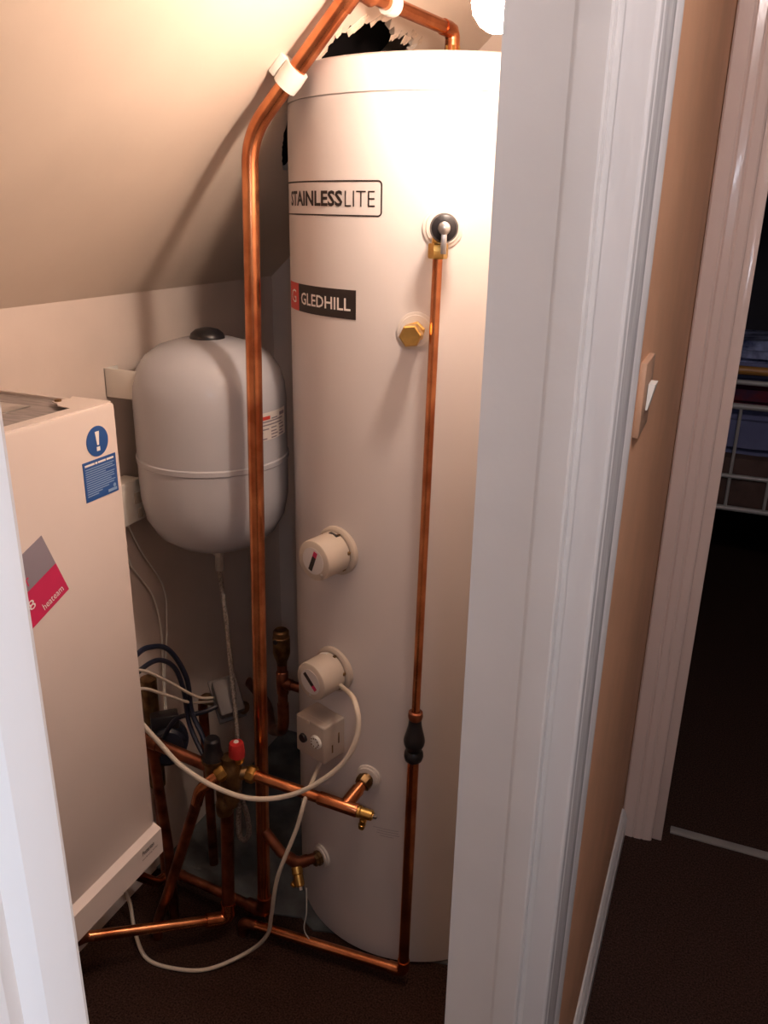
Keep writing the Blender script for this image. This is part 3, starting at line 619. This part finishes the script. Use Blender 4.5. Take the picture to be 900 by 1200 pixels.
def drain(parent, p, d, spout, s=1.0):
    M = frame(p, d)
    dc = build(MB().lathe([(0, -0.004), (0.0118, -0.004), (0.0122, 0.010), (0.0105, 0.012), (0.0105, 0.034 * s), (0.0075, 0.036 * s), (0.0075, 0.037 * s), (0, 0.037 * s)], M, 18), 'drain_tap', BRASS, parent, 'brass drain tap with short spout')
    build(MB().box((-0.0032, -0.0032, 0.036 * s), (0.0032, 0.0032, 0.044 * s), 0.0006, 1, M), 'spindle', STEEL, dc)
    a = Vector(p) + Vector(d).normalized() * 0.020
    build(MB().tube([a, a + Vector(spout) * 0.4, a + Vector(spout) * 0.42, a + Vector(spout) * 0.72, a + Vector(spout) * 0.74, a + Vector(spout)], [0.0062, 0.0062, 0.0072, 0.0062, 0.0072, 0.006], 14), 'spout', BRASS, dc)
drain(cf, E1 - ed * 0.006, ed, Vector((-0.006, -0.004, -0.034)))
build(MB().lathe([(0, 0), (0.0160, 0), (0.0175, 0.003), (0.0175, 0.015), (0.0150, 0.018), (0, 0.018)], frame(E0 + ed * 0.004, ed), 8), 'compression_nut', BRASS, cf)
# heating coil return with its own drain tap near the foot
LB = cp(-117.7, 0.201, 0.0)
lr = thing('coil_return_pipe', 'dull copper elbow with brass drain tap at cylinder foot', 'copper pipe', (LB.x, LB.y, 0.18))
k1 = LB + rad(-117.7) * 0.055 + Vector((-0.012, 0, 0.006))
k2 = Vector((-0.735, 1.225, 0.236)); k3 = Vector((-0.781, 1.226, 0.285))
build(MB().lathe([(0, 0), (0.0165, 0), (0.0165, 0.018), (0.0140, 0.020), (0.0140, 0.026), (0, 0.026)], frame(LB - rad(-117.7) * 0.002, rad(-117.7)), 8), 'compression_nut', BRASSD, lr)
build(MB().tube([LB, k1], 0.0112, 18), 'branch_pipe', COPPERD, lr)
build(MB().tube(fillet([LB.lerp(k1, 0.6), k1, k1.lerp(k2, 0.6)], 0.02), 0.0130, 18), 'tee', COPPERD, lr)
build(MB().tube([k1, k2, k3], 0.0112, 18), 'pipe', COPPERD, lr)
drain(lr, k1 + Vector((0.003, -0.006, -0.008)), Vector((0.45, -0.45, -0.75)), Vector((-0.012, -0.004, -0.020)))
# air vent tail in the corner behind the cylinder
jv = thing('air_vent_pipe', 'dark copper tail with brown air vent in corner behind cylinder', 'copper pipe', (-0.83, 1.40, 0.34))
J = lambda z, dx=0: Vector((-0.821 + dx, 1.397, z))
build(MB().lathe([(0, 0.575), (0.0105, 0.575), (0.012, 0.590), (0.0175, 0.604), (0.0190, 0.612), (0.0190, 0.650), (0.0175, 0.652), (0.0175, 0.664), (0.0140, 0.668), (0, 0.668)], Matrix.Translation((-0.821, 1.397, 0)), 24), 'air_vent', BRASSD, jv)
build(MB().tube([J(0.645) + Vector((-0.004, -0.021, 0)), J(0.645) + Vector((-0.003, -0.014, 0))], 0.0055, 10), 'vent_nipple', BLACK, jv)
build(MB().tube([J(0.44), J(0.585)], 0.0112, 18), 'pipe', COPPERD, jv)
build(MB().tube([J(0.505), J(0.508), J(0.562), J(0.565)], [0.0115, 0.0135, 0.0135, 0.0115], 18), 'tee', COPPERD, jv)
jb = cp(-151.5, 0.53, -0.004)
build(MB().tube([J(0.535), J(0.535).lerp(jb, 0.5), J(0.535).lerp(jb, 0.52), jb], [0.0130, 0.0130, 0.0112, 0.0112], 18), 'tee_branch', COPPERD, jv)
build(MB().tube(fillet([J(0.48), J(0.41), Vector((-0.90, 1.47, 0.34)), Vector((-1.00, 1.62, 0.30)), Vector((-1.12, 1.72, 0.28))], 0.05), 0.0132, 18), 'bend', COPPERD, jv)

# ------------------------------------------------------------------ inlet control valve group
iv = thing('inlet_control_valve', 'tarnished brass inlet control valve with red and black caps', 'valve', (-0.800, 1.148, 0.40))
IV = Matrix.Translation((-0.800, 1.148, 0))
build(MB().lathe([(0, 0.395), (0.0125, 0.395), (0.0125, 0.405), (0.0175, 0.408), (0.0175, 0.424), (0.0155, 0.428), (0.0155, 0.436), (0.020, 0.440), (0.022, 0.452), (0.022, 0.484), (0.019, 0.494), (0.0165, 0.500), (0.0165, 0.512), (0, 0.514)], IV, 20), 'valve_body', BRASSD, iv)
build(MB().tube([(-0.800, 1.148, 0.470), (-0.770, 1.1665, 0.470)], 0.0135, 16), 'outlet', BRASSD, iv)
redM = Matrix.Translation((-0.789, 1.158, 0))
build(MB().lathe([(0, 0.498), (0.0135, 0.498), (0.0150, 0.502), (0.0150, 0.512), (0, 0.513)], redM, 24), 'relief_collar', BRASS, iv)
rc = [(0, 0.511), (0.0165, 0.511), (0.0165, 0.520), (0.0150, 0.536), (0.0135, 0.541), (0.006, 0.543), (0, 0.543)]
build(MB().lathe(rc, redM, 14), 'red_cap', RED, iv, 'ribbed red plastic cap')
build(MB().lathe([(0, 0.5425), (0.0055, 0.5425), (0.005, 0.5445), (0, 0.545)], redM, 12), 'cap_centre', WHITEP, iv)
bkM = Matrix.Translation((-0.832, 1.139, 0))
build(MB().lathe([(0, 0.455), (0.016, 0.455), (0.018, 0.470), (0.018, 0.498), (0.0235, 0.500), (0.0235, 0.506), (0, 0.507)], bkM, 24), 'strainer_body', BRASSD, iv)
build(MB().lathe([(0, 0.506), (0.0225, 0.506), (0.0215, 0.512), (0.0185, 0.516), (0.0165, 0.534), (0.0155, 0.548), (0.012, 0.552), (0, 0.552)], bkM, 16), 'black_cap', BLACK, iv, 'stepped black plastic cap')
build(MB().tube([(-0.815, 1.146, 0.478), (-0.832, 1.139, 0.474)], 0.0140, 16), 'link', BRASSD, iv)
# front port towards the viewer: brass nut and short copper stub
pa = Vector((-0.800, 1.140, 0.490)); pb = Vector((-0.838, 1.098, 0.458)); pd = (pb - pa).normalized()
build(MB().lathe([(0, 0.006), (0.0150, 0.006), (0.0160, 0.010), (0.0160, 0.022), (0.0130, 0.026), (0, 0.026)], frame(pa, pd), 8), 'compression_nut', BRASS, iv)
stub = thing('stub_pipe', 'short bright copper stub bending down from brass inlet valve', 'copper pipe', (pb.x, pb.y, 0.42))
build(MB().tube(fillet([pa + pd * 0.02, pb, pb + Vector((-0.020, 0.012, -0.050))], 0.02), 0.0118, 18), 'pipe', COPPER, stub)
hd = pipe_run('sloping_pipe', 'dark copper pipe leaning down towards the floor below inlet valve', (-0.962, 1.117, 0.04), [
    ('pipe', [pb + Vector((-0.016, 0.010, -0.040)), Vector((-0.955, 1.112, 0.130)), Vector((-0.985, 1.110, 0.050)), Vector((-0.99, 1.11, 0.0))], 0.0112, COPPERD)])
mh = pipe_run('mains_pipe', 'dull copper pipe crossing from behind boiler to black capped strainer', (-0.978, 1.139, 0.48), [
    ('pipe', [Vector((-1.02, 1.137, 0.506)), Vector((-0.975, 1.139, 0.498)), Vector((-0.845, 1.141, 0.480))], 0.0125, COPPERD),
    ('elbow', fillet([Vector((-0.965, 1.139, 0.497)), Vector((-0.992, 1.138, 0.501)), Vector((-0.986, 1.150, 0.455))], 0.02), 0.0142, COPPERD),
    ('drop_pipe', [Vector((-0.988, 1.148, 0.465)), Vector((-0.985, 1.165, 0.20)), Vector((-0.985, 1.165, 0.0))], 0.0112, COPPERD)])
# return riser joins the valve group with a dark coupling
build(MB().lathe([(0, 0.345), (0.0165, 0.345), (0.0175, 0.350), (0.0175, 0.372), (0.0150, 0.376), (0.0150, 0.40), (0.012, 0.455), (0, 0.456)], Matrix.Translation((-0.836, 1.172, 0)), 18), 'coupling', BRASSD, ret)

# braided hose from the vessel
hose = thing('braided_hose', 'braided steel hose hanging from the expansion vessel, looped below valve', 'hose', (VX, VY, 0.842))
hp_ = spline([(VX, VY, 0.845), (-0.946, 1.360, 0.80), (-0.905, 1.315, 0.71), (-0.862, 1.262, 0.62), (-0.826, 1.218, 0.51), (-0.806, 1.190, 0.44), (-0.800, 1.172, 0.37), (-0.797, 1.163, 0.318), (-0.788, 1.164, 0.298), (-0.776, 1.168, 0.318), (-0.778, 1.166, 0.37), (-0.788, 1.158, 0.42)], 8)
build(MB().tube(hp_, 0.0052, 14), 'braid', BRAID, hose)
build(MB().lathe([(0, 0.800), (0.0095, 0.800), (0.0095, 0.835), (0.013, 0.837), (0.013, 0.848), (0, 0.848)], AV, 8), 'swivel_nut', STEEL, hose)

# ------------------------------------------------------------------ zone valve actuator and clutter at the back
zv = thing('zone_valve', 'grey motorised zone valve head on dark pipe below the vessel', 'zone valve', (-0.90, 1.27, 0.50))
Mz = frame((-0.885, 1.275, 0.545), (0.45, -0.55, 0.70), (0.6, 0.8, 0))
build(MB().box((-0.038, -0.026, 0.0), (0.038, 0.026, 0.045), 0.005, 2, Mz), 'motor_cover', GREYP, zv)
build(MB().box((-0.050, -0.030, -0.008), (0.044, 0.030, 0.002), 0.002, 2, Mz), 'base_plate', GREYP, zv)
build(MB().tube([Mz @ Vector((0, 0, -0.03)), Mz @ Vector((0, 0, 0))], 0.018, 16), 'valve_neck', BRASSD, zv)
build(MB().tube([(-0.98, 1.330, 0.49), (-0.90, 1.292, 0.525), (-0.84, 1.27, 0.54)], 0.0135, 16), 'valve_body', BRASSD, zv)
zp = pipe_run('back_pipe', 'dark copper pipe dropping from zone valve to screed floor', (-0.99, 1.34, 0.0), [
    ('pipe', fillet([(-0.96, 1.32, 0.50), (-1.0, 1.342, 0.48), (-1.0, 1.345, 0.3), (-1.0, 1.345, 0.0)], 0.03), 0.0112, COPPERD)])
pu = thing('circulation_pump', 'dark blue pump head low behind the sloping pipe', 'pump', (-1.02, 1.24, 0.33))
Mp = frame((-1.045, 1.26, 0.415), (0.62, -0.70, 0.25))
build(MB().lathe([(0, 0), (0.045, 0), (0.048, 0.006), (0.048, 0.030), (0.041, 0.034), (0.041, 0.070), (0.034, 0.076), (0, 0.077)], Mp, 28), 'motor', BLUEK, pu)
build(MB().lathe([(0, 0.076), (0.009, 0.076), (0.008, 0.081), (0, 0.081)], Mp, 12), 'bleed_screw', STEEL, pu)
build(MB().box((-0.03, 0.035, 0.012), (0.03, 0.066, 0.062), 0.004, 2, Mp), 'terminal_box', BLACK, pu)
build(MB().tube([(-1.075, 1.255, 0.56), (-1.075, 1.255, 0.28)], 0.018, 16), 'volute', BRASSD, pu)
build(MB().tube([(-1.075, 1.255, 0.28), (-1.075, 1.255, 0.0)], 0.0112, 16), 'tail_pipe', COPPERD, pu)

# ------------------------------------------------------------------ cables
def cable(name, label, pts, r, m, group=None, n=10):
    o = build(MB().tube(spline(pts, n), r, 10), name, m); tag(o, label, 'cable', group); return o
ex = IM2 @ Vector((0.0385, -0.012, 0.026))
cable('immersion_cable', 'cream cable looping from lower immersion heater across to boiler', [ex - Vector((0.006, -0.012, 0)), ex, (-0.520, 1.128, 0.728), (-0.499, 1.098, 0.687), (-0.524, 1.083, 0.622), (-0.596, 1.066, 0.555), (-0.673, 1.045, 0.529), (-0.745, 1.030, 0.539), (-0.812, 1.017, 0.575), (-0.850, 1.000, 0.632), (-0.873, 0.975, 0.69), (-0.90, 0.94, 0.75), (-0.93, 0.912, 0.78)], 0.0046, FLEXW)
cable('thermostat_cable', 'cream cable hanging from thermostat box and curling over the carpet', [GL + Vector((0, 0, 0.006)), GL + Vector((0.001, 0, -0.02)), (-0.640, 1.166, 0.455), (-0.648, 1.140, 0.395), (-0.680, 1.118, 0.285), (-0.704, 1.128, 0.170), (-0.728, 1.145, 0.085), (-0.775, 1.140, 0.022), (-0.835, 1.083, 0.006), (-0.90, 1.055, 0.005), (-0.972, 1.050, 0.006), (-1.03, 1.085, 0.02), (-1.055, 1.105, 0.075), (-1.04, 1.07, 0.16), (-1.0, 0.98, 0.30), (-0.97, 0.90, 0.45), (-0.97, 0.88, 0.50)], 0.0042, FLEXW)
cable('black_cable', 'upper black cable arching out from behind the boiler', [(-0.93, 0.91, 0.68), (-0.93, 1.00, 0.735), (-0.932, 1.06, 0.752), (-0.938, 1.106, 0.745), (-0.936, 1.160, 0.712), (-0.920, 1.187, 0.640), (-0.914, 1.189, 0.560), (-0.885, 1.180, 0.515), (-0.858, 1.165, 0.48), (-0.85, 1.16, 0.45)], 0.0052, BLUEK)
cable('black_cable', 'lower black cable arching inside the first behind the boiler', [(-0.925, 0.91, 0.66), (-0.923, 1.00, 0.705), (-0.924, 1.051, 0.723), (-0.925, 1.110, 0.718), (-0.927, 1.160, 0.676), (-0.924, 1.180, 0.615), (-0.922, 1.186, 0.540), (-0.90, 1.178, 0.50), (-0.868, 1.166, 0.465), (-0.86, 1.16, 0.44)], 0.0048, BLUEK)
cable('white_cable', 'upper thin white cable from boiler to zone valve head', [(-0.90, 0.912, 0.79), (-0.894, 1.014, 0.757), (-0.915, 1.118, 0.672), (-0.908, 1.20, 0.59), (-0.90, 1.25, 0.56)], 0.0030, FLEXW)
cable('white_cable', 'lower thin white cable from boiler to zone valve head', [(-0.90, 0.912, 0.735), (-0.894, 1.012, 0.719), (-0.915, 1.116, 0.640), (-0.918, 1.19, 0.58), (-0.905, 1.25, 0.55)], 0.0030, FLEXW)
cable('black_cable', 'black cable curling from the pump to the zone valve', [(-1.03, 1.23, 0.45), (-0.985, 1.175, 0.478), (-0.955, 1.19, 0.53), (-0.905, 1.215, 0.545), (-0.875, 1.25, 0.555)], 0.0050, BLUEK)
cable('sensor_wire', 'thin grey wire hanging on back wall nearest to the spur box', [(-1.112, 1.262, 0.915), (-1.112, 1.275, 0.82), (-1.11, 1.335, 0.72), (-1.108, 1.352, 0.62), (-1.10, 1.335, 0.50), (-1.09, 1.32, 0.42)], 0.0022, WHITEP)
cable('sensor_wire', 'thin grey wire bowing further out on back wall under spur box', [(-1.112, 1.275, 0.915), (-1.112, 1.315, 0.83), (-1.11, 1.375, 0.72), (-1.108, 1.372, 0.62), (-1.10, 1.34, 0.50), (-1.09, 1.325, 0.42)], 0.0022, WHITEP)
cable('earth_wire', 'thin white wire from drain tap to carpet by cylinder foot', [(-0.664, 1.205, 0.185), (-0.660, 1.196, 0.13), (-0.668, 1.20, 0.07), (-0.650, 1.215, 0.02), (-0.64, 1.225, 0.004)], 0.0014, WHITEP)

# ------------------------------------------------------------------ pendant bulb
LX, LY, LZ = -0.313, 1.070, 1.760
pen = thing('pendant_lamp', 'lit bare bulb on a pendant cord above the cylinder', 'lamp', (LX, LY, LZ))
LM = Matrix.Translation((LX, LY, LZ))
gl = build(MB().lathe([(0, -0.0325), (0.011, -0.0308), (0.0215, -0.0245), (0.0298, -0.013), (0.0325, 0.0), (0.0305, 0.012), (0.023, 0.024), (0.0165, 0.036), (0.0138, 0.048), (0.0135, 0.058), (0, 0.058)], LM, 24), 'glass_bulb', emit('lit_bulb', (1.0, 0.785, 0.63), BULB_POWER), pen, 'glowing warm glass bulb')
build(MB().lathe([(0, 0.055), (0.0138, 0.055), (0.0138, 0.075), (0, 0.075)], LM, 20), 'bulb_cap', BRASS, pen)
build(MB().lathe([(0, 0.066), (0.022, 0.066), (0.022, 0.085), (0.019, 0.100), (0.010, 0.118), (0, 0.120)], LM, 24), 'lamp_holder', WHITEP, pen)
ctop = cz(LX) - LZ
build(MB().tube([(LX, LY, LZ + 0.116), (LX, LY, LZ + ctop - 0.02)], 0.0032, 10), 'cord', WHITEP, pen)
build(MB().lathe([(0, ctop - 0.055), (0.012, ctop - 0.052), (0.038, ctop - 0.030), (0.040, ctop + 0.03), (0, ctop + 0.03)], LM, 28), 'ceiling_rose', WHITEP, pen)
# hall lamps: a wall-side globe behind the viewer, a ceiling globe further along
def globe(loc, r, label, colr, power, top):
    t = thing('globe_lamp', label, 'lamp', loc); Mg = Matrix.Translation(loc)
    prof = [(r * sin(pi * k / 12), -r * cos(pi * k / 12)) for k in range(13)]; prof[0] = (0, -r); prof[-1] = (0, r)
    build(MB().lathe(prof, Mg, 24), 'globe', emit('globe_light', colr, power), t)
    build(MB().lathe([(0, r * 0.95), (r * 0.45, r * 0.92), (r * 0.45, r * 1.25), (0, r * 1.25)], Mg, 20), 'collar', BRASS, t)
    build(MB().tube([(loc[0], loc[1], loc[2] + r * 1.2), (loc[0], loc[1], top)], 0.004, 8), 'cord', WHITEP, t)
globe((0.21, -0.36, 1.71), 0.062, 'cool white hall globe lamp hanging on a long cord', (0.78, 0.86, 1.0), HALL_POWER, 2.425)
globe((0.24, 0.32, 2.32), 0.070, 'warm hall globe lamp close under the ceiling', (1.0, 0.87, 0.84), HALL2_POWER, 2.425)

# ------------------------------------------------------------------ switch on the hall wall
sw = thing('light_switch', 'small white light switch on the tan hall wall', 'light switch', (HX1, 1.00, 1.335))
build(bx((HX1 - 0.001, 0.957, 1.290), (HX1 + 0.007, 1.043, 1.376), 0.002), 'face_plate', SWPL, sw)
rk = MB(); rk.add([(HX1 + 0.008, 0.985, 1.318), (HX1 + 0.008, 1.015, 1.318), (HX1 + 0.008, 1.015, 1.348), (HX1 + 0.008, 0.985, 1.348), (HX1 + 0.010, 0.985, 1.318), (HX1 + 0.010, 1.015, 1.318), (HX1 + 0.016, 1.015, 1.348), (HX1 + 0.016, 0.985, 1.348)],
                 [(0, 1, 2, 3), (4, 7, 6, 5), (0, 4, 5, 1), (1, 5, 6, 2), (2, 6, 7, 3), (3, 7, 4, 0)])
build(rk, 'rocker', WHITEP, sw)

# ------------------------------------------------------------------ bed in the dark room
bed = thing('metal_bed', 'cream metal bed with wooden top rail in the dark bedroom', 'bed', (0.30, 4.2, 0))
BYF = 3.5; X0b, X1b = -0.35, 1.05
for z, r, m in ((0.972, 0.017, GOLDW), (0.925, 0.010, BEDMET), (0.830, 0.012, BEDMET), (0.544, 0.009, BEDMET), (0.408, 0.011, BEDMET)):
    build(MB().tube([(X0b, BYF, z), (X1b, BYF, z)], r, 14), 'end_rail', m, bed)
for k in range(9):
    x = X0b + 0.115 + k * 0.145; build(MB().tube([(x, BYF, 0.408), (x, BYF, 0.83)], 0.0065, 10), 'end_bar', BEDMET, bed)
for x in (X0b, X1b): build(MB().tube([(x, BYF, 0.0), (x, BYF, 1.0)], 0.018, 14), 'bed_post', BEDMET, bed)
build(bx((X0b + 0.02, BYF + 0.02, 0.40), (X1b - 0.02, 4.98, 0.62), 0.03), 'bed_base', MATTR, bed)
def soft(lo, hi, amp, seed, bev):
    b = bmesh.new(); bmesh.ops.create_cube(b, size=1)
    for v in b.verts: v.co = Vector([(lo[i] + hi[i]) / 2 + v.co[i] * (hi[i] - lo[i]) for i in range(3)])
    bmesh.ops.bevel(b, geom=list(b.edges), offset=bev, segments=3, affect='EDGES'); bmesh.ops.subdivide_edges(b, edges=list(b.edges), cuts=5, use_grid_fill=True)
    for v in b.verts:
        v.co += Vector((sin(v.co.y * 17 + seed), sin(v.co.x * 19 + seed * 2), sin(v.co.x * 13 + v.co.y * 11 + seed * 3))) * amp
    return MB().bm(b)
o = build(soft((X0b + 0.04, BYF + 0.03, 0.61), (X1b - 0.04, 4.95, 0.82), 0.008, 1, 0.05), 'duvet', DUVET); tag(o, 'blue grey duvet on the bed behind its end rails', 'duvet')
o = build(soft((X0b + 0.05, BYF + 0.06, 0.81), (X1b - 0.06, 4.1, 0.915), 0.008, 4, 0.03), 'throw_blanket', REDTH); tag(o, 'dark red folded throw lying on the duvet', 'blanket')
o = build(soft((X0b + 0.08, BYF + 0.07, 0.905), (X1b - 0.08, 4.0, 0.985), 0.006, 6, 0.025), 'folded_sheet', DUVET); tag(o, 'pale blue folded sheet on the red throw', 'blanket')
o = build(soft((X0b + 0.10, BYF + 0.08, 0.975), (X1b - 0.10, 3.95, 1.075), 0.010, 9, 0.035), 'folded_quilt', DUVETP); tag(o, 'blue and white patterned quilt topmost on the bed pile', 'quilt')
